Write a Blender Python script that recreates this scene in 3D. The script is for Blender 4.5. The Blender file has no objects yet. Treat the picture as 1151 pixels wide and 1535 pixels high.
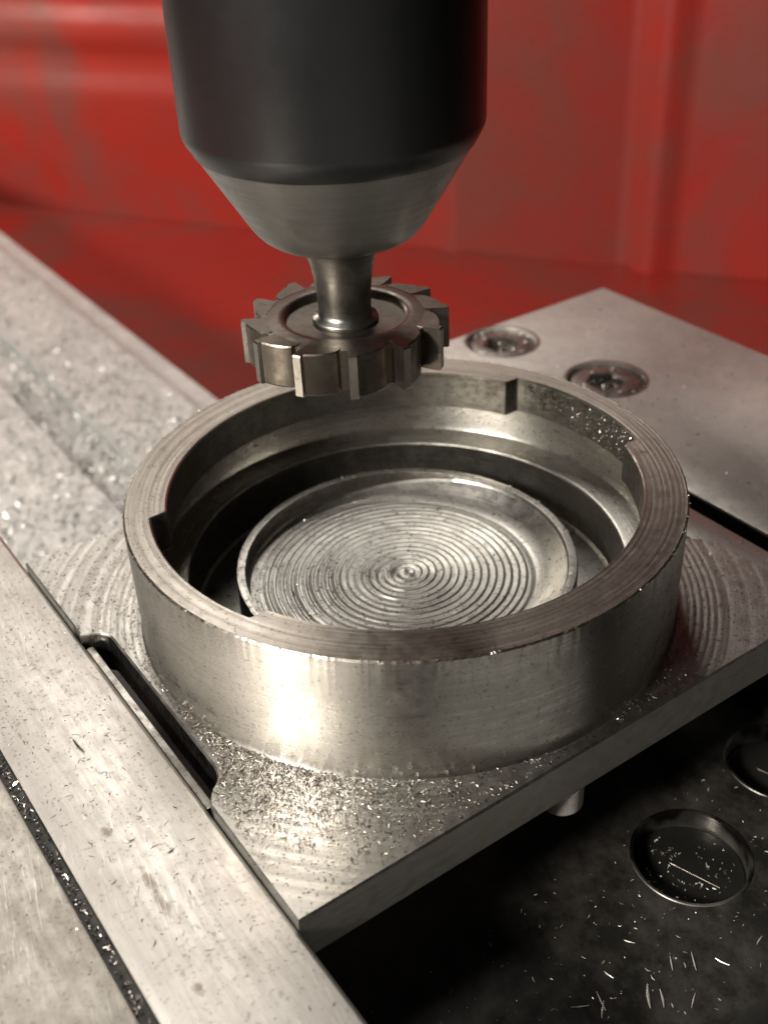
import bpy, bmesh, math, random
from mathutils import Vector, Matrix, noise

MM = 0.001
sc = bpy.context.scene
C = sc.collection
PI = math.pi

# ------------------------------------------------------------------ camera
cam_d = bpy.data.cameras.new('camera')
cam = bpy.data.objects.new('camera', cam_d)
C.objects.link(cam)
cam.location = (107.824*MM, -74.991*MM, 81.536*MM)
cam.rotation_euler = (math.radians(56.498), math.radians(2.218), math.radians(54.978))
cam_d.sensor_fit = 'VERTICAL'
cam_d.sensor_height = 24.0
cam_d.sensor_width = 18.0
cam_d.lens = 24.0*1690.74/1535.0
cam_d.clip_start = 0.005
cam_d.clip_end = 20.0
cam_d.dof.use_dof = True
cam_d.dof.focus_distance = 0.140
cam_d.dof.aperture_fstop = 19.0
sc.camera = cam

# ------------------------------------------------------------------ dim workshop surroundings
world = bpy.data.worlds.new('World')
sc.world = world
world.use_nodes = True
bg = world.node_tree.nodes['Background']
bg.inputs[0].default_value = (1.0, 0.93, 0.82, 1)
bg.inputs[1].default_value = 0.012

def area(name, az, el, dist, size, power, col=(1, .945, .87), target=(0, 0, 0), sy=None):
    l = bpy.data.lights.new(name, 'AREA')
    l.energy = power
    l.color = col
    l.size = size
    if sy:
        l.shape = 'RECTANGLE'; l.size_y = sy
    else:
        l.shape = 'DISK'
    o = bpy.data.objects.new(name, l)
    C.objects.link(o)
    a, e = math.radians(az), math.radians(el)
    t = Vector(target)*MM
    d = Vector((math.cos(e)*math.cos(a), math.cos(e)*math.sin(a), math.sin(e)))
    o.location = t + d*dist
    o.rotation_euler = d.to_track_quat('Z', 'Y').to_euler()
    return o

area('work_lamp', -80, 29, 0.60, 0.12, 8.2)
area('tube_light', -115, 66, 1.2, 0.30, 6.5)
area('ceiling_light', 158, 46, 1.5, 0.65, 5.2)
lb = bpy.data.lights.new('side_fill_lamp', 'POINT')  # unseen fill lamp added to brighten the left wall and the ring's side
lb.energy = 1.0; lb.shadow_soft_size = .03; lb.color = (1, .92, .82)
lo = bpy.data.objects.new('side_fill_lamp', lb); C.objects.link(lo)
lo.location = (-.506, -.006, .06)

sc.view_settings.view_transform = 'Standard'
sc.view_settings.look = 'None'
sc.view_settings.exposure = 0.0
sc.view_settings.gamma = 1.0
sc.view_settings.use_curve_mapping = False
sc.cycles.use_denoising = True
sc.cycles.max_bounces = 8
sc.cycles.glossy_bounces = 6
sc.cycles.sample_clamp_indirect = 6.0

# ------------------------------------------------------------------ material helpers
def smooth(t): t = max(0, min(1, t)); return t*t*(3-2*t)

class NT:
    def __init__(self, name):
        m = bpy.data.materials.new(name)
        m.use_nodes = True
        self.m, self.t = m, m.node_tree
        self.n = self.t.nodes
        self.b = self.n['Principled BSDF']
    def add(self, kind, **kw):
        n = self.n.new(kind)
        for k, v in kw.items():
            setattr(n, k, v)
        return n
    def link(self, a, b):
        self.t.links.new(a, b)
    def val(self, sock, v):
        if hasattr(v, 'node'): self.link(v, sock)
        else: sock.default_value = v
    def math(self, op, a, b=None, clamp=False):
        n = self.add('ShaderNodeMath', operation=op, use_clamp=clamp)
        self.val(n.inputs[0], a)
        if b is not None: self.val(n.inputs[1], b)
        return n.outputs[0]
    def coord(self):
        """object coordinates in millimetres"""
        tc = self.add('ShaderNodeTexCoord')
        v = self.add('ShaderNodeVectorMath', operation='SCALE')
        self.link(tc.outputs['Object'], v.inputs[0]); v.inputs[3].default_value = 1000.0
        return v.outputs[0]
    def scale(self, v, s):
        n = self.add('ShaderNodeVectorMath', operation='MULTIPLY')
        self.link(v, n.inputs[0]); n.inputs[1].default_value = s
        return n.outputs[0]
    def noise(self, v, scale=1.0, detail=4.0, rough=.55, dist=0.0):
        n = self.add('ShaderNodeTexNoise')
        self.link(v, n.inputs['Vector'])
        n.inputs['Scale'].default_value = scale
        n.inputs['Detail'].default_value = detail
        n.inputs['Roughness'].default_value = rough
        n.inputs['Distortion'].default_value = dist
        return n.outputs['Fac']
    def ramp(self, f, lo, hi, a=0.0, b=1.0):
        n = self.add('ShaderNodeMapRange')
        n.inputs[1].default_value = lo; n.inputs[2].default_value = hi
        n.inputs[3].default_value = a; n.inputs[4].default_value = b
        self.link(f, n.inputs[0])
        return n.outputs[0]
    def mix(self, f, a, b):
        n = self.add('ShaderNodeMix', data_type='RGBA')
        self.val(n.inputs[0], f)
        for s, v in ((n.inputs[6], a), (n.inputs[7], b)):
            if hasattr(v, 'node'): self.link(v, s)
            else: s.default_value = (*v, 1) if len(v) == 3 else v
        return n.outputs[2]
    def polar(self, v):
        s = self.add('ShaderNodeSeparateXYZ'); self.link(v, s.inputs[0])
        x, y, z = s.outputs
        r = self.math('SQRT', self.math('ADD', self.math('MULTIPLY', x, x), self.math('MULTIPLY', y, y)))
        return r, self.math('ARCTAN2', y, x), z
    def comb(self, x, y, z):
        n = self.add('ShaderNodeCombineXYZ')
        for i, v in enumerate((x, y, z)): self.val(n.inputs[i], v)
        return n.outputs[0]
    def bump(self, h, strength, dist, prev=None):
        n = self.add('ShaderNodeBump')
        n.inputs['Strength'].default_value = strength
        n.inputs['Distance'].default_value = dist*MM
        self.link(h, n.inputs['Height'])
        if prev: self.link(prev, n.inputs['Normal'])
        return n.outputs[0]

def steel(name, col=(.51, .492, .458), col2=(.375, .353, .32), rough=.34, lay='circ', f=3.0, k=1.2, rel=.03,
          aniso=0.0, specks=.0, stain=.5, rvar=.14, metallic=1.0, fine=.012, centre=None, lmix=.3):
    N = NT(name); b = N.b
    v = N.coord()
    if lay == 'circ':
        vv = v
        if centre:
            s = N.add('ShaderNodeVectorMath', operation='SUBTRACT'); N.link(v, s.inputs[0]); s.inputs[1].default_value = centre; vv = s.outputs[0]
        r, th, z = N.polar(vv)
        lv = N.comb(N.math('MULTIPLY', r, f), N.math('MULTIPLY', th, k), N.math('MULTIPLY', z, f))
    elif lay == 'x': lv = N.scale(v, (.06*k, f, f))
    elif lay == 'y': lv = N.scale(v, (f, .06*k, f))
    elif lay == 'z': lv = N.scale(v, (f, f, .06*k))
    else: lv = N.scale(v, (f*.3, f*.3, f*.3))
    lines = N.noise(lv, 1.0, 5.0, .62)
    big = N.noise(v, .09, 4.0, .6, .6)
    mid = N.noise(v, .55, 5.0, .65)
    grit = N.noise(v, 5.5, 3.0, .6)
    # colour: two tints, plus little specks of grime
    c = N.mix(N.ramp(N.math('ADD', N.math('MULTIPLY', big, .6), N.math('MULTIPLY', mid, .4)), .40, .62, 0, stain), col, col2)
    c = N.mix(N.ramp(lines, .42, .62, 0, lmix), c, tuple(q*.62 for q in col2))
    if specks > 0:
        sp = N.math('MULTIPLY', N.ramp(N.noise(v, 2.2, 2.0, .5), .60, .66), N.ramp(mid, .42, .6))
        c = N.mix(N.math('MULTIPLY', sp, specks), c, (.07, .06, .05))
    N.link(c, b.inputs['Base Color'])
    b.inputs['Metallic'].default_value = metallic
    rr = N.math('ADD', N.ramp(mid, .3, .7, rough-rvar*.5, rough+rvar*.5), N.ramp(lines, .3, .7, -rvar*.4, rvar*.4), True)
    N.link(rr, b.inputs['Roughness'])
    nb = N.bump(lines, .7, rel)
    nb = N.bump(grit, .5, fine, nb)
    nb = N.bump(mid, .35, .05, nb)
    N.link(nb, b.inputs['Normal'])
    if aniso:
        b.inputs['Anisotropic'].default_value = aniso
        b.inputs['Anisotropic Rotation'].default_value = .25
        t = N.add('ShaderNodeTangent', direction_type='RADIAL', axis='Z')
        N.link(t.outputs[0], b.inputs['Tangent'])
    return N.m

M = {}
M['ring'] = steel('turned_steel', rough=.31, f=2.6, k=1.0, rel=.03, aniso=.65, specks=.42, lmix=.2, fine=.025)
M['rim'] = steel('faced_rim_steel', (.50, .465, .415), (.35, .315, .27), rough=.36, f=1.9, k=.5, rel=.06, aniso=.6, specks=.5, lmix=.75, fine=.02)
M['plate'] = steel('milled_steel', rough=.38, f=1.1, k=.9, rel=.04, aniso=.35, specks=.9, stain=.6, fine=.03, lmix=.4)
M['bore'] = steel('bored_steel', (.50, .485, .445), (.36, .34, .31), rough=.30, f=2.2, k=.8, rel=.03, aniso=.6, specks=.5, lmix=.35, fine=.02, rvar=.1)
M['dark_inner'] = steel('dark_inner_steel', (.20, .19, .17), (.09, .083, .072), rough=.40, f=2.0, k=14.0, rel=.08, specks=.8, stain=.9, fine=.09)  # darker speckled tone for upright inner walls of ring and boss
M['boss'] = steel('pocket_steel', rough=.36, f=3.5, k=2.0, rel=.02, aniso=.3, specks=.8, fine=.03)
M['side'] = steel('sawn_steel', (.42, .41, .38), (.33, .32, .29), rough=.46, lay='y', f=1.6, k=1.0, rel=.03)
M['notch'] = steel('shaded_notch_steel', (.17, .165, .155), (.11, .105, .095), rough=.30, lay='z', f=1.2, k=1.0, rel=.015)  # dark jaw reflection on the notch walls is put into this colour
M['jaw'] = steel('ground_jaw_steel', (.56, .53, .49), (.43, .40, .37), rough=.43, lay='x', f=1.4, k=2.0, rel=.018, specks=.35, stain=.8, metallic=.62)
M['fixed'] = steel('fixed_jaw_steel', (.58, .55, .51), (.46, .43, .40), rough=.45, lay=None, f=1.2, rel=.03, specks=.3, stain=.8, metallic=.65)
M['table'] = steel('table_iron', (.56, .555, .53), (.42, .415, .395), rough=.46, lay=None, f=1.5, rel=.16, specks=.5, stain=1.0, fine=.08, metallic=.6)
M['cutter'] = steel('cutter_steel', (.235, .21, .18), (.11, .09, .07), rough=.38, lay=None, f=1.5, rel=.04, specks=.4, stain=.8)
M['ground'] = steel('ground_edge_steel', (.50, .48, .43), (.34, .31, .27), rough=.36, lay='z', f=2, rel=.02, specks=.4)
M['neck'] = steel('shank_steel', (.26, .25, .23), (.18, .17, .155), rough=.38, lay='circ', f=2.0, k=.6, rel=.02, centre=(-11.3, -.7, 0))
M['nose'] = steel('holder_nose_steel', (.28, .275, .26), (.21, .205, .19), rough=.42, lay='circ', f=1.0, k=.6, rel=.02, centre=(-11.3, -.7, 0))
M['chip'] = steel('chip_steel', (.62, .59, .54), (.30, .27, .24), rough=.26, lay=None, f=2, rel=.02, stain=.9)
M['chip_mid'] = steel('dull_chip_steel', (.46, .43, .38), (.20, .18, .155), rough=.36, lay=None, f=2, rel=.02, stain=.9)
M['chip_flake'] = steel('flake_steel', (.60, .59, .56), (.34, .33, .31), rough=.42, lay=None, f=2, rel=.02, stain=.9, metallic=.8)
M['chip_bed'] = steel('bed_chip_steel', (.55, .52, .47), (.30, .28, .25), rough=.38, lay=None, f=2, rel=.02, stain=.6, metallic=.55)
M['chip_dark'] = steel('dark_chip_steel', (.20, .175, .15), (.10, .09, .08), rough=.4, lay=None, f=2, rel=.02, stain=.9)
M['screw'] = steel('screw_steel', (.40, .38, .35), (.22, .20, .18), rough=.36, lay=None, f=2, rel=.03, specks=.6, stain=.9)

def stain_jaw():
    m = M['jaw'].copy(); m.name = 'stained_jaw_steel'; M['jaw_stained'] = m
    t = m.node_tree; n = t.nodes; b = n['Principled BSDF']
    N = NT.__new__(NT); N.m, N.t, N.n, N.b = m, t, n, b
    v = N.coord()
    src = b.inputs['Base Color'].links[0].from_socket
    wob = N.ramp(N.noise(v, .9, 4, .7), .2, .8, -.9, .9)
    c = src
    for x, y, ax, ay in ((25.0, -53.0, 1.6, .55), (28.6, -53.1, 2.0, .5), (15.9, -54.0, .9, .55), (39.9, -54.6, .8, .5)):
        s_ = N.add('ShaderNodeVectorMath', operation='SUBTRACT'); N.link(v, s_.inputs[0]); s_.inputs[1].default_value = (x, y, -18.9)
        q = N.scale(s_.outputs[0], (1/ax, 1/ay, .3))
        l = N.add('ShaderNodeVectorMath', operation='LENGTH'); N.link(q, l.inputs[0])
        c = N.mix(N.ramp(N.math('ADD', l.outputs['Value'], wob), .5, 1.3, .75, 0), c, (.17, .13, .10))
    # scratches
    rot = N.add('ShaderNodeVectorRotate', rotation_type='Z_AXIS'); N.link(v, rot.inputs['Vector']); rot.inputs['Angle'].default_value = .22
    sc1 = N.noise(N.scale(rot.outputs[0], (.035, 1.3, .2)), 1.0, 2, .5)
    line = N.math('MULTIPLY', N.ramp(N.math('ABSOLUTE', N.math('SUBTRACT', sc1, .54)), 0, .009, 1, 0), N.ramp(N.noise(v, .06, 2), .40, .55))
    c = N.mix(N.math('MULTIPLY', line, .6), c, (.8, .77, .72))
    N.link(c, b.inputs['Base Color'])
    return m
stain_jaw()
M['jaw_body'] = M['jaw_stained'].copy(); M['jaw_body'].name = 'scratched_jaw_body_steel'
for nd in M['jaw_body'].node_tree.nodes:
    if nd.type == 'MIX' and not nd.inputs[6].is_linked and abs(nd.inputs[6].default_value[0]-.56) < .01:
        nd.inputs[6].default_value = (.40, .375, .335, 1); nd.inputs[7].default_value = (.27, .245, .21, 1)

def black_steel(name, col, rough, metallic=.0, dust_haze=0.0, rv=.1):
    N = NT(name); b = N.b
    v = N.coord()
    big = N.noise(v, .035, 4, .6, .5); mid = N.noise(v, .4, 5, .65); fine = N.noise(v, 4, 3, .6)
    c = N.mix(N.ramp(big, .35, .75), col, tuple(x*1.6 for x in col))
    if dust_haze:
        c = N.mix(N.math('MULTIPLY', N.ramp(N.noise(v, .12, 8, .75), .42, .85), N.ramp(fine, .3, .7, .3, dust_haze)), c, (.16, .145, .125))
    N.link(c, b.inputs['Base Color'])
    b.inputs['Metallic'].default_value = metallic
    N.link(N.ramp(N.math('ADD', N.math('MULTIPLY', big, .5), N.math('MULTIPLY', mid, .5)), .35, .65, rough-rv, rough+rv), b.inputs['Roughness'])
    N.link(N.bump(fine, .4, .02, N.bump(mid, .4, .05)), b.inputs['Normal'])
    return N.m
M['holder'] = black_steel('black_oxide', (.0045, .0048, .0052), .36, rv=.03)
M['bed'] = black_steel('oiled_black_iron', (.0065, .006, .0052), .42, .10, .30)
def worn():
    m = black_steel('worn_black_edge', (.02, .019, .017), .33, .9)
    N = NT.__new__(NT); N.m, N.t = m, m.node_tree; N.n = N.t.nodes; N.b = N.n['Principled BSDF']
    v = N.coord()
    N.link(N.mix(N.ramp(N.noise(v, .07, 3, .5), .42, .6), (.02, .019, .017), (.5, .47, .42)), N.b.inputs['Base Color'])
    return m
M['worn'] = worn()
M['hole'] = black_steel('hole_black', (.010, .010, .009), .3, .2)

def red_paint():
    N = NT('red_enamel'); b = N.b
    v = N.coord()
    big = N.noise(v, .0085, 3, .55, .8); mid = N.noise(v, .03, 5, .6, .4); fine = N.noise(v, .8, 3, .6)
    c = N.mix(N.ramp(mid, .2, .9), (.34, .017, .010), (.25, .014, .010))
    dust_haze = N.ramp(N.math('ADD', N.math('MULTIPLY', big, .75), N.math('MULTIPLY', mid, .25)), .42, .58, .22, .80)  # part dust, part hazy reflections and soft shadow patches painted into the colour
    c = N.mix(dust_haze, c, (.15, .047, .036))
    N.link(c, b.inputs['Base Color'])
    N.link(N.ramp(mid, .3, .7, .36, .5), b.inputs['Roughness'])
    N.link(N.bump(mid, .25, 2.0, N.bump(fine, .1, .1)), b.inputs['Normal'])
    b.inputs['Specular IOR Level'].default_value = .28
    return N.m
M['red'] = red_paint()

# ------------------------------------------------------------------ mesh helpers (millimetres in, metres out)
def finish(bm, name, mat, parent=None, sharp=32, recalc=True):
    if recalc: bmesh.ops.recalc_face_normals(bm, faces=bm.faces)
    for e in bm.edges:
        e.smooth = not (len(e.link_faces) == 2 and e.calc_face_angle(0) > math.radians(sharp))
    for f in bm.faces: f.smooth = True
    bmesh.ops.scale(bm, vec=(MM, MM, MM), verts=bm.verts)
    me = bpy.data.meshes.new(name)
    bm.to_mesh(me); bm.free()
    me.materials.append(mat if not isinstance(mat, str) else M[mat])
    o = bpy.data.objects.new(name, me)
    C.objects.link(o)
    if parent: o.parent = parent
    return o

def thing(name, label, cat, group=None, loc=(0, 0, 0)):
    o = bpy.data.objects.new(name, None)
    o.empty_display_size = .005
    C.objects.link(o)
    tag(o, label, cat, group)
    return o
def tag(o, label=None, cat=None, group=None, kind=None):
    if label: o['label'] = label
    if cat: o['category'] = cat
    if group: o['group'] = group
    if kind: o['kind'] = kind
    return o

def box(bm, x0, x1, y0, y1, z0, z1, bev=0.0, seg=2):
    r = bmesh.ops.create_cube(bm, size=1.0)
    vs = r['verts']
    for v in vs:
        v.co = Vector(((x0+x1)/2 + v.co.x*(x1-x0), (y0+y1)/2 + v.co.y*(y1-y0), (z0+z1)/2 + v.co.z*(z1-z0)))
    if bev:
        es = list({e for v in vs for e in v.link_edges})
        bmesh.ops.bevel(bm, geom=es, offset=bev, segments=seg, affect='EDGES', profile=.5)
    return bm

def lathe(bm, prof, segs=128, cx=0, cy=0, rfun=None):
    """prof: list of (r, z); open profile; ends with r==0 collapse"""
    rows = []
    for i in range(segs):
        th = 2*PI*i/segs
        c, s = math.cos(th), math.sin(th)
        pr = prof(th) if callable(prof) else prof
        rows.append([bm.verts.new((cx+max(r, 0)*c, cy+max(r, 0)*s, z)) for r, z in pr])
    n = len(rows[0])
    for i in range(segs):
        a, b = rows[i], rows[(i+1) % segs]
        for j in range(n-1):
            bm.faces.new((a[j], b[j], b[j+1], a[j+1]))
    bmesh.ops.remove_doubles(bm, verts=bm.verts, dist=1e-5)
    return bm

def boolean_holes(o, cyls):
    """cut cylinders (x, y, z0, z1, r) out of o and keep only the resulting mesh"""
    tmp = []
    for x, y, z0, z1, r in cyls:
        bm = bmesh.new()
        bmesh.ops.create_cone(bm, cap_ends=True, segments=64, radius1=r*MM, radius2=r*MM, depth=(z1-z0)*MM,
                              matrix=Matrix.Translation(Vector((x, y, (z0+z1)/2))*MM))
        me = bpy.data.meshes.new('cut'); bm.to_mesh(me); bm.free()
        c = bpy.data.objects.new('cut', me); C.objects.link(c); tmp.append(c)
        m = o.modifiers.new('b', 'BOOLEAN'); m.operation = 'DIFFERENCE'; m.object = c; m.solver = 'EXACT'
    bpy.context.view_layer.update()
    dg = bpy.context.evaluated_depsgraph_get()
    me = bpy.data.meshes.new_from_object(o.evaluated_get(dg))
    o.modifiers.clear(); o.data = me
    for c in tmp: bpy.data.objects.remove(c)
    bm = bmesh.new(); bm.from_mesh(me)
    for e in bm.edges:
        e.smooth = not (len(e.link_faces) == 2 and e.calc_face_angle(0) > math.radians(32))
    bm.to_mesh(me); bm.free()

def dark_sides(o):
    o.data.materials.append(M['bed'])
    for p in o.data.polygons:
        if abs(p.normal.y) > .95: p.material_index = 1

# ------------------------------------------------------------------ setting: red enclosure, tray, machine table
bm = bmesh.new()
# sheet wall as a folded polyline in plan, with a standing seam; horizontal swages on the left run
A = Vector((-237, 314)); d1 = Vector((-75, -49)).normalized(); n1 = Vector((d1.y, -d1.x))
if n1.dot(Vector((107, -75)) - A) < 0: n1 = -n1
d2 = Vector((.80, .60))
plan = []
def P1(s, off=0): return A + d1*s + n1*off
plan += [P1(900), P1(700), P1(500), P1(300), P1(108), P1(104, 2.5), P1(98, 2.5), P1(94), P1(26), P1(22, -3), P1(14, -3), P1(9, 5), P1(0, 5), A + d2*4, A + d2*10, A + d2*100, A+d2*200]
zs = [-122, -90, -60, -53, -49, -35, -31, -20, -16, -8, -4, 30, 70, 120, 175]
def swage(z):
    return 4.0 if -50 < z < -34 or -17 < z < -7 else 0.0
rows = []
for i, p in enumerate(plan):
    row = []
    for z in zs:
        off = swage(z) if i <= 3 else 0
        q = p - n1*off
        row.append(bm.verts.new((q.x, q.y, z)))
    rows.append(row)
for i in range(len(rows)-1):
    for j in range(len(zs)-1):
        bm.faces.new((rows[i][j], rows[i+1][j], rows[i+1][j+1], rows[i][j+1]))
o = finish(bm, 'wall_back', 'red', sharp=60); tag(o, kind='structure')
o.data.materials[0] = M['red']
bm = bmesh.new()
box(bm, -1200, 30, -500, 900, -126, -122.5)
tag(finish(bm, 'tray_floor', 'red'), kind='structure')

TZ = -70
bm = bmesh.new()
# cross-section of the table in y-z, swept along x: top with one T-slot and a lower ledge at the back
sec = [(-150, -110), (-150, TZ), (0.4, TZ), (1.2, TZ-.8), (1.2, TZ-2.2), (13.0, TZ-2.2), (13.0, TZ-.8), (13.8, TZ), (40.5, TZ), (41.5, TZ-1.0), (41.5, TZ-3.0), (50.0, TZ-3.0), (51.0, TZ-4.0), (51.0, -110)]
xs = [-700, -64.5, 64.5, 400]
rows = [[bm.verts.new((x, y, z)) for y, z in sec] for x in xs]
for i in range(len(xs)-1):
    for j in range(len(sec)):
        k = (j+1) % len(sec)
        bm.faces.new((rows[i][j], rows[i+1][j], rows[i+1][k], rows[i][k]))
bm.faces.new(rows[0]); bm.faces.new(rows[-1][::-1])
table = finish(bm, 'machine_table', 'table'); tag(table, kind='structure')

# ------------------------------------------------------------------ vise (bed + fixed jaw + screws)
vise = thing('machine_vise', 'dark vise base with wide fixed steel jaw holding the back of the plate', 'vise')
BZ = -42.0
holes = [(46.2, 12.6, 8.1), (42.0, 35.6, 7.6)]
bm = bmesh.new(); box(bm, -65.5, 65.5, -125, 118, TZ+.02, BZ, .6, 2)
bed = finish(bm, 'bed', 'bed', vise)
boolean_holes(bed, [(x, y, BZ-6, BZ+5, r) for x, y, r in holes])
for x, y, r in holes:
    bm = bmesh.new()
    lathe(bm, [(r+.02, BZ-3.0), (r+.02, BZ+.05), (r-.05, BZ+.16), (r-.45, BZ+.02), (r-.5, BZ-.4), (r-.5, BZ-3)], 96, x, y)
    rim = finish(bm, 'hole_rim', 'worn', vise)
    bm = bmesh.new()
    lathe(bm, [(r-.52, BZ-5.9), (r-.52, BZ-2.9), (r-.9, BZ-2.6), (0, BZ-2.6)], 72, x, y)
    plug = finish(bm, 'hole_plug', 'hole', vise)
    bm = bmesh.new(); box(bm, -3.6, 3.6, -.06, .06, 0, .08, .02, 1)
    bmesh.ops.transform(bm, matrix=Matrix.Translation((x+1.2, y-.2, BZ-2.61)) @ Matrix.Rotation(math.radians(18), 4, 'Z'), verts=bm.verts)
    finish(bm, 'scribed_line', 'chip_dark', plug)

JZ = -20.0
bm = bmesh.new(); box(bm, -65.5, 75, 53.0, 103.0, BZ+.02, JZ, .5, 2)
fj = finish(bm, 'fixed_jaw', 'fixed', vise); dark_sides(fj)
screws = [(-31.8, 71.0, 7.6), (-57.8, 66.4, 7.3)]
boolean_holes(fj, [(x, y, JZ-8, JZ+5, r) for x, y, r in screws])
for x, y, r in screws:
    s = thing('cap_screw', None, None); s.parent = vise
    bm = bmesh.new()
    hr = r-.65
    prof_o = [(hr, JZ-7.9), (hr, JZ-1.0), (hr-.3, JZ-.6), (hr-.9, JZ-.45)]
    # head with hex socket: outer lathe then hex opening
    seg = 96
    def hexr(th, a=3.2): 
        t = (th % (PI/3)) - PI/6
        return a/math.cos(t)
    lathe(bm, lambda th: prof_o + [(hexr(th)+.35, JZ-.45), (hexr(th), JZ-.75), (hexr(th), JZ-3.2), (0.0, JZ-3.4)], seg, x, y)
    finish(bm, 'screw_head', 'screw', s)
    bm = bmesh.new()
    lathe(bm, [(r+.02, JZ-1.5), (r+.02, JZ+.02), (r+.5, JZ+.05), (r+.7, JZ-.01)], 96, x, y)
    finish(bm, 'counterbore_lip', 'screw', s)

bm = bmesh.new()
box(bm, -62, 66, 43.0, 49.4, BZ+.02, JZ+.02, .35, 2)
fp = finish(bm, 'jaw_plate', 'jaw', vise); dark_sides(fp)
bm = bmesh.new(); box(bm, -62, 66, 41.4, 42.98, BZ+.05, -24.62, .15, 1)
finish(bm, 'support_step', 'bed', fp)
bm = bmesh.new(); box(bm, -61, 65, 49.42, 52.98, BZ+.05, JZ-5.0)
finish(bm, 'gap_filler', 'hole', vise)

# ------------------------------------------------------------------ movable jaw
mj = thing('movable_jaw', 'bright ground movable vise jaw with a chip-filled groove, clamping the plate front', 'vise jaw')
MZ = -18.9
bm = bmesh.new()
sec = [(-59.4, BZ+.3), (-59.4, MZ-1.0), (-59.3, MZ-.62), (-59.05, MZ-.32), (-58.65, MZ-.12), (-58.1, MZ), (-43.75, MZ), (-43.55, MZ-.08), (-43.05, MZ-.75), (-43.0, MZ-.95), (-43.0, BZ+.3)]
rows = [[bm.verts.new((x, y, z)) for y, z in sec] for x in (-75, 90)]
for j in range(len(sec)):
    k = (j+1) % len(sec)
    bm.faces.new((rows[0][j], rows[1][j], rows[1][k], rows[0][k]))
bm.faces.new(rows[0]); bm.faces.new(rows[1][::-1])
# a heavier round-over along the rear top edge
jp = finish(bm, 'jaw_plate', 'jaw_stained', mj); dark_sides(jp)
bm = bmesh.new(); box(bm, 18.5, 90, -42.98, -41.4, BZ+.35, -24.62, .15, 1)
finish(bm, 'support_step', 'bed', jp)
bm = bmesh.new(); box(bm, -80, 95, -140, -60.9, BZ+.3, MZ-.25, .5, 2)
finish(bm, 'jaw_body', 'jaw_body', mj)
bm = bmesh.new(); box(bm, -75, 90, -60.88, -59.42, BZ+.3, MZ-1.1)
finish(bm, 'groove_floor', 'bed', mj)
bm = bmesh.new(); box(bm, -17.2, 19.0, -42.98, -41.9, BZ+.35, MZ-.75, .12, 1)
finish(bm, 'packing_strip', 'screw', mj)

# ------------------------------------------------------------------ workpiece
wp = thing('workpiece', 'round bayonet ring on a square notched steel plate, freshly milled, clamped in the vise', 'machined part')
PZ = -17.8
half = [(40, -43), (20.45, -42.95), (19.2, -42.3), (18.5, -41.7), (17.9, -40.9), (17.0, -40.2), (15.8, -39.8), (14.7, -39.7), (0, -39.7),
        (-14.3, -39.7), (-15.4, -39.75), (-16.2, -40.0), (-17.0, -40.7), (-17.8, -42.0), (-18.67, -42.98), (-40, -43)]
outl = [Vector(p) for p in half] + [Vector((x, -y)) for x, y in reversed(half)]
oa = sorted(outl, key=lambda p: math.atan2(p.y, p.x))
def rout(th):
    d = Vector((math.cos(th), math.sin(th))); best = None
    for i in range(len(oa)):
        a, b = oa[i], oa[(i+1) % len(oa)]
        e = b-a
        den = d.x*e.y - d.y*e.x
        if abs(den) < 1e-9: continue
        t = (a.x*e.y - a.y*e.x)/den
        u = (a.x*d.y - a.y*d.x)/den
        if t > 0 and -1e-6 <= u <= 1+1e-6: best = t if best is None else min(best, t)
    return best
angs = sorted(set([2*PI*i/800 - PI for i in range(800)] + [math.atan2(p.y, p.x) for p in oa]))
angs = [a for i, a in enumerate(angs) if i == 0 or a-angs[i-1] > 1e-4]
def plate_h(r, th):
    # passes of the facing cutter: fine steps near the ring, wide faint ones outside
    x, y = r*math.cos(th), r*math.sin(th)
    w = .09*noise.noise(Vector((x*.08, y*.08, 3.1)))
    h = 0.0
    near = max(0, 1-abs(r-41.0)/4.2)
    am = .45+.55*(.5+.5*noise.noise(Vector((math.cos(th)*1.7, math.sin(th)*1.7, r*.5))))
    h += (.035+.045*smooth(.5+.9*math.cos(th-math.radians(-38))))*near**.5*abs(math.sin(PI*(r+w)/.95))*am if near > 0 else 0
    for rc, a in ((45.2, .05), (47.9, .06), (50.3, .05), (52.0, .06), (53.6, .05), (55.2, .05)):
        t = (r+w*1.5-rc)/.45
        h -= .6*a*math.exp(-t*t)*am
    return h
bm = bmesh.new()
grid = [36.0 + .16*i for i in range(150)]
cols = []
for th in angs:
    R = rout(th)
    ch = .28
    col = []
    for r in grid:
        rr = min(r, R-ch)
        z = PZ + (plate_h(rr, th) if rr > 37.5 else 0)
        if rr > R-ch-.3: z = min(z, PZ)
        col.append((rr, z))
    col += [(R, PZ-ch), (R, -24.3), (R-.3, -24.6), (36.0, -24.6), (36.0, PZ)]
    c, s = math.cos(th), math.sin(th)
    cols.append([bm.verts.new((r*c, r*s, z)) for r, z in col])
for i in range(len(cols)):
    a, b = cols[i], cols[(i+1) % len(cols)]
    for j in range(len(a)-1):
        bm.faces.new((a[j], b[j], b[j+1], a[j+1]))
bmesh.ops.remove_doubles(bm, verts=bm.verts, dist=1e-4)
bmesh.ops.dissolve_degenerate(bm, edges=bm.edges, dist=1e-5)
pl = finish(bm, 'base_plate', 'plate', wp, sharp=25)
pl.data.materials.append(M['side']); pl.data.materials.append(M['notch'])
for p in pl.data.polygons:
    if abs(p.normal.z) < .3 and p.center.z < (PZ-.2)*MM: p.material_index = 2 if abs(p.center.x) < 21*MM else 1

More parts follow.
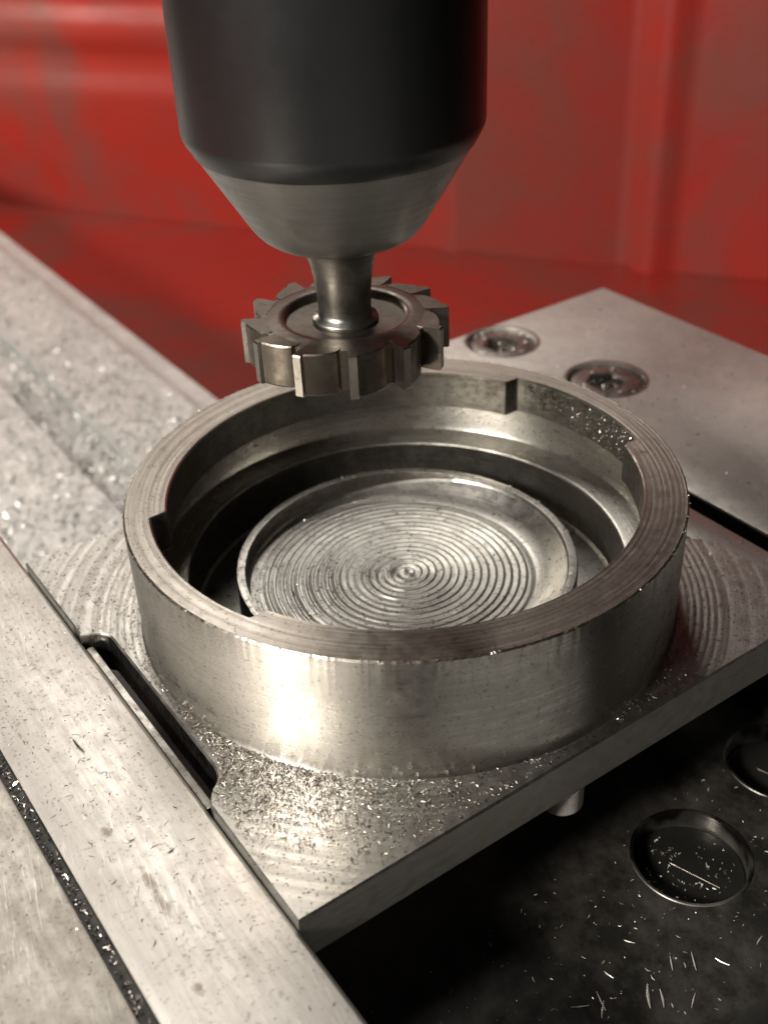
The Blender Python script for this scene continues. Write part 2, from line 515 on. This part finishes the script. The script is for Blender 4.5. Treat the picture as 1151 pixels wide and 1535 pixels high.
# ring with bayonet lugs
REC = [(-113.0, -66.0), (69.0, 113.5)]
def rin(th):
    d = math.degrees(th)
    d = (d+180) % 360-180
    r = 32.2
    for a, b in REC:
        w = 2.2
        f = smooth((d-(a-w/2))/w)*(1-smooth((d-(b-w/2))/w))
        r += 2.15*f
    return r
def ring_prof(th):
    r = rin(th)
    d = Vector((math.cos(th), math.sin(th), 0))
    j = .10*noise.noise(d*60)+.06*noise.noise(d*170)
    j2 = .07*noise.noise(d*80+Vector((5, 1, 2)))
    top = []
    for i in range(1, 44):
        q = i/44.0
        rr = 37.7 + (r+.3-37.7)*q
        g = .030*(abs(math.sin(PI*rr/.74+.5*noise.noise(d*1.2)))-.5)*(.25+1.2*abs(noise.noise(Vector((d.x*1.3, d.y*1.3, rr*1.1)))))
        top.append((rr, g))
    return ([(36, -24.4), (36, PZ-.06), (38.0+.35, PZ-.05), (38.08, PZ+.35), (38, PZ+.8), (38, -6), (38, -.45), (37.98+j, -.16), (37.72+j*.4, .02+abs(j)*.5)]
            + top + [(r+.22+j2, .02), (r, -.2), (r, -3), (r, -5.75), (r+.15, -5.95), (34.9, -6.0), (35.3, -6.6), (35.3, -11.0), (35.0, -11.7), (34.4, -12.0),
               (31.2, -12.0), (30.9, -12.12), (30.75, -12.4), (30.75, -19.6), (30.3, -20.0), (24.0, -20.0), (24.0, -24.4), (36, -24.4)])
bm = bmesh.new(); lathe(bm, ring_prof, 900)
rg = finish(bm, 'ring_wall', 'ring', wp, sharp=28)
rg.data.materials.append(M['dark_inner']); rg.data.materials.append(M['rim']); rg.data.materials.append(M['bore'])
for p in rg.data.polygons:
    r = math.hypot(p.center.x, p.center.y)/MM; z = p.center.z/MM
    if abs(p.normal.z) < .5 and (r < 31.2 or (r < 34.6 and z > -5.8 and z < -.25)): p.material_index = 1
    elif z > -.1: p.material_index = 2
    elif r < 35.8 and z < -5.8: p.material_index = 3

# boss with spiral-milled pocket floor
bm = bmesh.new()
def floor_z(r, th):
    ph = (r+.10*math.sin(th*2+1)+.15*noise.noise(Vector((r*math.cos(th)*.12, r*math.sin(th)*.12, 0))))/1.08 - th/(2*PI)
    fr = ph-math.floor(ph)
    saw = (fr/.72 if fr < .72 else (1-fr)/.28)
    am = .17*smooth((21.9-3.4*smooth(.5+.5*math.cos(th-math.radians(75)))-r)/1.2)*(.55+.45*smooth(r/2.5))
    am *= .75+.5*noise.noise(Vector((math.cos(th)*1.5, math.sin(th)*1.5, math.floor(ph)*.7)))
    z = -16.2 + am*saw
    if r < 4:
        z += .07*smooth(r/.8)*(1-r/4)*math.sin(2*th+r*2.2)
    w = smooth(.5+.75*math.cos(th-math.radians(55)))
    if r > 20.2: z += .25*smooth((r-20.2)/2.6)
    if r > 18.6: z += w*2.35*((r-18.6)/4.2)**1.35
    return z
rs = [.02+.115*i for i in range(197)]
def boss_prof(th):
    d = Vector((math.cos(th), math.sin(th), 0))
    j = .09*noise.noise(d*70)
    return [(24.3, -24.4), (24.3, -13.3), (24.15+j, -13.0), (23.6, -12.97+.5*j), (23.05+j, -13.0), (22.95, -13.25), (22.88, -15.6+2.1*smooth(.5+.75*math.cos(th-math.radians(55))))] + [(r, floor_z(r, th)) for r in reversed(rs)]
lathe(bm, boss_prof, 480)
bo = finish(bm, 'centre_boss', 'boss', wp, sharp=40)
bo.data.materials.append(M['dark_inner'])
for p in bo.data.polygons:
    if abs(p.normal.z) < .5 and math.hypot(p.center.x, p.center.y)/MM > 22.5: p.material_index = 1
bm = bmesh.new()
lathe(bm, [(0, -24.5), (2.8, -24.5), (2.8, -28.2), (2.5, -28.6), (0, -28.6)], 48, 37.2, -3.4)
finish(bm, 'locating_pin', 'jaw', wp)

# ------------------------------------------------------------------ tool holder
TX, TY = -11.3, -.7
th_o = thing('tool_holder', 'black cylindrical tool holder with a grey tapered steel nose above the ring', 'tool holder')
bm = bmesh.new()
lathe(bm, [(0, 150), (18.5, 150), (18.5, 46.2), (18.38, 45.6), (18.1, 45.0), (17.3, 43.55), (17.15, 43.4), (0, 43.4)], 160, TX, TY)
finish(bm, 'holder_body', 'holder', th_o, sharp=40)
bm = bmesh.new()
lathe(bm, [(0, 43.38), (17.1, 43.38), (16.9, 43.1), (11.6, 34.4), (11.0, 33.5), (10.2, 32.6), (9.2, 31.9), (8.0, 31.5), (0, 31.5)], 160, TX, TY)
finish(bm, 'tapered_nose', 'nose', th_o, sharp=40)

# ------------------------------------------------------------------ keyseat cutter
ct = thing('keyseat_cutter', 'grey keyseat milling cutter with twelve saw-like teeth on a slim neck', 'milling cutter')
bm = bmesh.new()
lathe(bm, [(0, 31.48), (5.6, 31.48), (5.0, 30.6), (4.5, 29.2), (4.05, 27.4), (3.72, 25.4), (3.55, 23.2), (3.5, 21.6), (3.7, 20.9), (4.3, 20.6), (4.45, 20.3), (4.3, 19.92), (0, 19.92)], 96, TX, TY)
finish(bm, 'neck', 'neck', ct, sharp=50)
Z0, Z1 = 15.0, 20.9
bm = bmesh.new()
lathe(bm, [(0, Z0+.5), (6.5, Z0+.5), (8.0, Z0+.1), (11.35, Z0+.15), (11.35, Z1-.25), (9.2, Z1+.05), (8.45, Z1), (8.2, Z1-.2), (7.9, Z1-.95), (0, Z1-1.0)], 144, TX, TY)
finish(bm, 'cutter_disc', 'cutter', ct, sharp=35)
NTEETH = 12
rnd = random.Random(7)
phi0 = math.radians(-34.8+3.1)
for i in range(NTEETH):
    a0 = phi0 + i*2*PI/NTEETH
    bm = bmesh.new()
    # plan outline (r, angle offset): rake face at 0, land, back slope into the gullet
    out = [(10.6, 0.0), (11.5, -.004), (12.9, -.004), (13.9, .0), (13.9, .075), (13.35, .085), (12.95, .20), (12.35, .33), (11.85, .40), (11.2, .435), (10.6, .44), (10.5, .22)]
    dz = .12*rnd.random()
    lo, mi, hi, = [], [], []
    rows = []
    for z, sh in ((Z0-dz+.0, .12), (Z0-dz+.18, 0), (Z1-.3, 0), (Z1-.08, .14)):
        rows.append([bm.verts.new((TX+(r-(sh if r > 11 else 0))*math.cos(a0+a), TY+(r-(sh if r > 11 else 0))*math.sin(a0+a), z)) for r, a in out])
    for q in range(3):
        for j in range(len(out)):
            k = (j+1) % len(out)
            bm.faces.new((rows[q][j], rows[q][k], rows[q+1][k], rows[q+1][j]))
    bm.faces.new(rows[0][::-1]); bm.faces.new(rows[3])
    t = finish(bm, 'tooth', 'cutter', ct, sharp=25)
    t.data.materials.append(M['ground'])
    for p in t.data.polygons:
        if math.hypot(p.center.x/MM-TX, p.center.y/MM-TY) > 13.5 and abs(p.normal.z) < .5: p.material_index = 1

# ------------------------------------------------------------------ chips
def sliver(bm, p, L, w, rnd, up=.25, normal=None):
    a = rnd.uniform(0, 2*PI)
    t = rnd.uniform(-up, up)
    d = Vector((math.cos(a)*math.cos(t), math.sin(a)*math.cos(t), math.sin(t)))
    s = d.cross(Vector((0, 0, 1))).normalized()
    s = (s*math.cos(rnd.uniform(-.7, .7)) + d.cross(s)*math.sin(rnd.uniform(-.9, .9))).normalized()
    n = d.cross(s)
    bend = rnd.uniform(-.35, .35)*L
    c0 = Vector(p) + Vector((0, 0, w*.35 + abs(d.z)*L*.5))
    pts = [c0 - d*L*.5, c0 + s*bend*.5 + n*bend*.15, c0 + d*L*.5]
    rows = []
    for q, ww in zip(pts, (w*.5, w, w*.35)):
        hh = ww*.4
        rows.append([bm.verts.new(q + s*ww*.5), bm.verts.new(q + n*hh), bm.verts.new(q - s*ww*.5)])
    for i in range(2):
        for j in range(3):
            k = (j+1) % 3
            bm.faces.new((rows[i][j], rows[i][k], rows[i+1][k], rows[i+1][j]))
    bm.faces.new(rows[0][::-1]); bm.faces.new(rows[2])

def chips(name, label, n, sampler, Lr, wr, mat, seed, up=.25):
    rnd = random.Random(seed)
    bm = bmesh.new()
    k = 0
    while k < n:
        p = sampler(rnd)
        if p is None: continue
        L = Lr[0]*(Lr[1]/Lr[0])**(rnd.random()**1.6)
        sliver(bm, p, L, rnd.uniform(*wr), rnd, up)
        k += 1
    o = finish(bm, name, mat, None, sharp=20)
    tag(o, label, 'metal chips', kind='stuff')
    return o

def s_plate(rnd):
    # thickest in front of the ring, some all around it
    if rnd.random() < .62:
        a = math.radians(rnd.gauss(-62, 17)); r = 38.3 + abs(rnd.gauss(0, 6.0))
    else:
        a = rnd.uniform(-PI, PI); r = 38.3 + abs(rnd.gauss(0, 5.0))
    if r > rout(a) - .8: return None
    return (r*math.cos(a), r*math.sin(a), PZ+.06)
def s_floor(rnd):
    r = 22.3*math.sqrt(rnd.random()); a = rnd.gauss(-60, 70) if rnd.random() < .7 else rnd.uniform(-180, 180); a = math.radians(a)
    return (r*math.cos(a), r*math.sin(a), -16.02 if r < 19 else -15.98)
def s_jaw(rnd):
    x = rnd.uniform(-60, 60) if rnd.random() < .5 else rnd.gauss(-12, 22)
    y = rnd.uniform(-58.4, -43.9)
    if abs(x) > 80: return None
    return (x, y, MZ)
def s_groove(rnd): return (rnd.uniform(-20, 60), rnd.uniform(-60.7, -59.6), MZ-1.05)
def s_body(rnd): return (rnd.uniform(-10, 70), -61.2-40*rnd.random()**1.5, MZ-.25)
def s_bed(rnd):
    x, y = rnd.uniform(38, 64), rnd.uniform(-36, 38)
    for hx, hy, hr in holes:
        if math.hypot(x-hx, y-hy) < hr+.6: return None
    if rnd.random() > .25 + .75*smooth((y+30)/30): return None
    return (x, y, BZ)
def s_plug(rnd):
    a, r = rnd.uniform(0, 2*PI), 6.2*math.sqrt(rnd.random())
    return (46.2+max(2.6, r)*math.cos(a), 12.6+max(2.6, r)*math.sin(a), BZ-2.58)
def s_table(rnd):
    x = -70 - 330*rnd.random()**1.2; y = rnd.uniform(-70, 40)
    z = TZ if not (1 < y < 13.2) else TZ-2.2
    return (x, y, z)
def s_slot(rnd): return (-70-330*rnd.random(), rnd.uniform(1.6, 12.7), TZ-2.2 + 1.4*rnd.random())
def s_fixed(rnd):
    x, y = rnd.uniform(-64, 40), rnd.uniform(53.6, 102)
    for hx, hy, hr in screws:
        if math.hypot(x-hx, y-hy) < hr+.8: return None
    return (x, y, JZ)
def s_screw(rnd):
    hx, hy, hr = rnd.choice(screws)
    a = rnd.uniform(0, 2*PI); q = rnd.random()
    if q < .45: r, z = hr-.33+rnd.uniform(-.3, .3), JZ-.9
    elif q < .8: r, z = 2.7*math.sqrt(rnd.random()), JZ-3.2+2.2*rnd.random()
    else: r, z = rnd.uniform(3.8, hr-.7), JZ-.42
    return (hx+r*math.cos(a), hy+r*math.sin(a), z)
def s_lip(rnd):
    a0, a1 = REC[1]
    a = math.radians(rnd.uniform(a0+3, a1-3)); r = rin(a)-.06
    return (r*math.cos(a), r*math.sin(a), -.4-5.2*rnd.random())
def s_fplate(rnd): return (rnd.uniform(0, 40), rnd.uniform(43.4, 49), JZ+.02)
def s_rim(rnd):
    a = rnd.uniform(-PI, PI); r = rnd.uniform(rin(a)+.3, 37.6)
    return (r*math.cos(a), r*math.sin(a), .03)
def s_burr(rnd):
    a = rnd.uniform(-PI, PI)
    r = 37.85+rnd.gauss(0, .10)
    return (r*math.cos(a), r*math.sin(a), -.1+rnd.uniform(-.1, .1))
def s_ledge(rnd):
    a = math.radians(rnd.uniform(20, 130)); r = rnd.uniform(31.3, 34.3)
    return (r*math.cos(a), r*math.sin(a), -12.0)

chips('plate_chips', 'fine needle chips strewn over the milled square plate around the ring', 6500, s_plate, (.14, .75), (.05, .14), 'chip_mid', 1, .5)
chips('plate_dark_chips', 'small dark chips scattered over the milled square plate', 1100, s_plate, (.2, .9), (.06, .2), 'chip_dark', 2)
chips('pocket_chips', 'fine chips lying on the spiral-milled pocket floor', 900, s_floor, (.15, .8), (.05, .14), 'chip_dark', 3)
chips('pocket_bright_chips', 'bright specks of chip lying on the spiral-milled pocket floor', 1300, s_floor, (.12, .5), (.05, .14), 'chip', 33)
chips('jaw_chips', 'short dark needle chips on the bright movable jaw', 420, s_jaw, (.25, 1.1), (.04, .12), 'chip_dark', 4, .1)
chips('jaw_bright_chips', 'short bright chips on the bright movable jaw', 160, s_jaw, (.2, .8), (.05, .14), 'chip', 44, .3)
chips('groove_chips', 'chips packed in the groove of the movable jaw', 500, s_groove, (.2, .9), (.08, .3), 'chip', 5, .6)
chips('jaw_body_chips', 'bright chips on the movable jaw behind its groove', 120, s_body, (.2, .7), (.06, .2), 'chip', 6)
chips('bed_chips', 'bright chips scattered on the black vise bed', 260, s_bed, (.15, .8), (.06, .2), 'chip_bed', 8, .4)
chips('plug_chips', 'bright chips on the sunken black plug in the vise bed', 90, s_plug, (.2, .7), (.08, .25), 'chip_bed', 9, .4)
chips('table_chips', 'shiny chips spread over the machine table beside the plate', 12000, s_table, (.4, 2.2), (.25, .9), 'chip_flake', 10, .8)
chips('table_glints', 'mirror-bright chip flakes lying on the machine table', 3200, s_table, (.3, .9), (.15, .4), 'chip', 101, .8)
chips('slot_chips', 'shiny chips filling the slot of the machine table', 1800, s_slot, (.5, 2.2), (.3, .9), 'chip_flake', 11, .8)
chips('fixed_jaw_chips', 'tiny chips on the fixed jaw beside its cap screws', 260, s_fixed, (.2, 1.0), (.08, .25), 'chip', 12, .4)
chips('jaw_plate_chips', 'tiny chips on the thin plate in front of the fixed jaw', 40, s_fplate, (.2, .6), (.06, .2), 'chip_dark', 13)
chips('rim_chips', 'tiny dark chips on the rim of the ring', 150, s_rim, (.15, .7), (.04, .1), 'chip_dark', 14, .1)
chips('rim_burrs', 'ragged bright burr along the outer edge of the ring rim', 900, s_burr, (.12, .5), (.05, .13), 'chip', 15, .6)
chips('ledge_chips', 'fine chips on the ledge inside the ring', 160, s_ledge, (.15, .7), (.05, .14), 'chip', 16)

def s_lipring(rnd):
    a = rnd.uniform(-PI, PI); r = rnd.uniform(23.0, 24.2)
    return (r*math.cos(a), r*math.sin(a), -12.97)
chips('boss_edge_chips', 'fine chips clinging to the thin lip of the centre boss', 700, s_lipring, (.1, .45), (.05, .14), 'chip_mid', 20, .6)
chips('screw_chips', 'chips packed into the counterbores and sockets of the cap screws', 520, s_screw, (.3, 1.3), (.12, .45), 'chip', 17, .7)
chips('wall_chips', 'fine dark and bright chips stuck to the far recess wall of the ring', 1300, s_lip, (.1, .4), (.05, .16), 'chip_mid', 18, 1.2)
chips('wall_dark_chips', 'dark chips stuck to the far recess wall of the ring', 700, s_lip, (.12, .5), (.05, .2), 'chip_dark', 19, 1.2)
# larger single chips one can pick out
def big_chip(p, L, w, ang, curl, mat, label, group):
    bm = bmesh.new()
    n = 7
    rows = []
    for i in range(n):
        t = i/(n-1)-.5
        x = t*L; y = curl*L*(t*t*4-1)*.25
        ww = w*(1-abs(t)*1.1); z = .12+.10*w*math.sin(i*2.1)+.15*(t+.5)*w
        rows.append([bm.verts.new((x, y+ww*.5, z)), bm.verts.new((x, y, z+.25*w)), bm.verts.new((x, y-ww*.5, z-.02))])
    for i in range(n-1):
        for j in range(3):
            k = (j+1) % 3
            bm.faces.new((rows[i][j], rows[i][k], rows[i+1][k], rows[i+1][j]))
    bm.faces.new(rows[0][::-1]); bm.faces.new(rows[-1])
    bmesh.ops.transform(bm, matrix=Matrix.Translation(p) @ Matrix.Rotation(math.radians(ang), 4, 'Z'), verts=bm.verts)
    o = finish(bm, 'metal_chip', mat, None, 35)
    tag(o, label, 'metal chip', group)
    return o
G = 'larger chips on the vise bed'
LB = 'thin bright sliver of metal lying on the black vise bed'
for x, y, L, w, ang, cu in ((57.5, -7.0, 3.2, .5, -40, .5), (58.6, -6.0, 2.4, .35, -35, -.4), (54.6, -12.0, 2.6, .22, -20, .2), (53.6, -14.5, 2.2, .2, 60, .2),
                            (56.0, -1.6, 2.0, .22, -38, .1), (59.5, 3.5, 1.8, .3, 20, .5), (61.0, -3.2, 2.2, .2, -60, .3), (52.6, -8.8, 1.4, .25, 10, .4), (60.2, 9.5, 1.6, .25, -75, .4), (50.8, -3.5, 1.3, .22, 35, .2), (57.4, .8, 2.6, .22, -35, .1), (55.5, -12.6, 2.4, .25, -50, .3)):
    big_chip((x, y, BZ), L, w*.8, ang, cu*.35, 'chip_bed', LB, G)
big_chip((1.0, -51.3, MZ), 3.0, .30, 5, .1, 'chip_dark', 'long straight dark chip lying on the bright movable jaw', None)
big_chip((18.6, -52.4, MZ), 1.1, .25, 70, .6, 'chip', 'short bright curled chip lying on the movable jaw', None)
big_chip((22.8, -49.3, MZ), .9, .22, 100, .3, 'chip_dark', 'stubby dark chip lying on the movable jaw', None)
big_chip((-18.0, 12.2, -15.9), 1.8, .7, 30, .5, 'chip', 'fat bright chip curl on the far edge of the pocket floor', None)
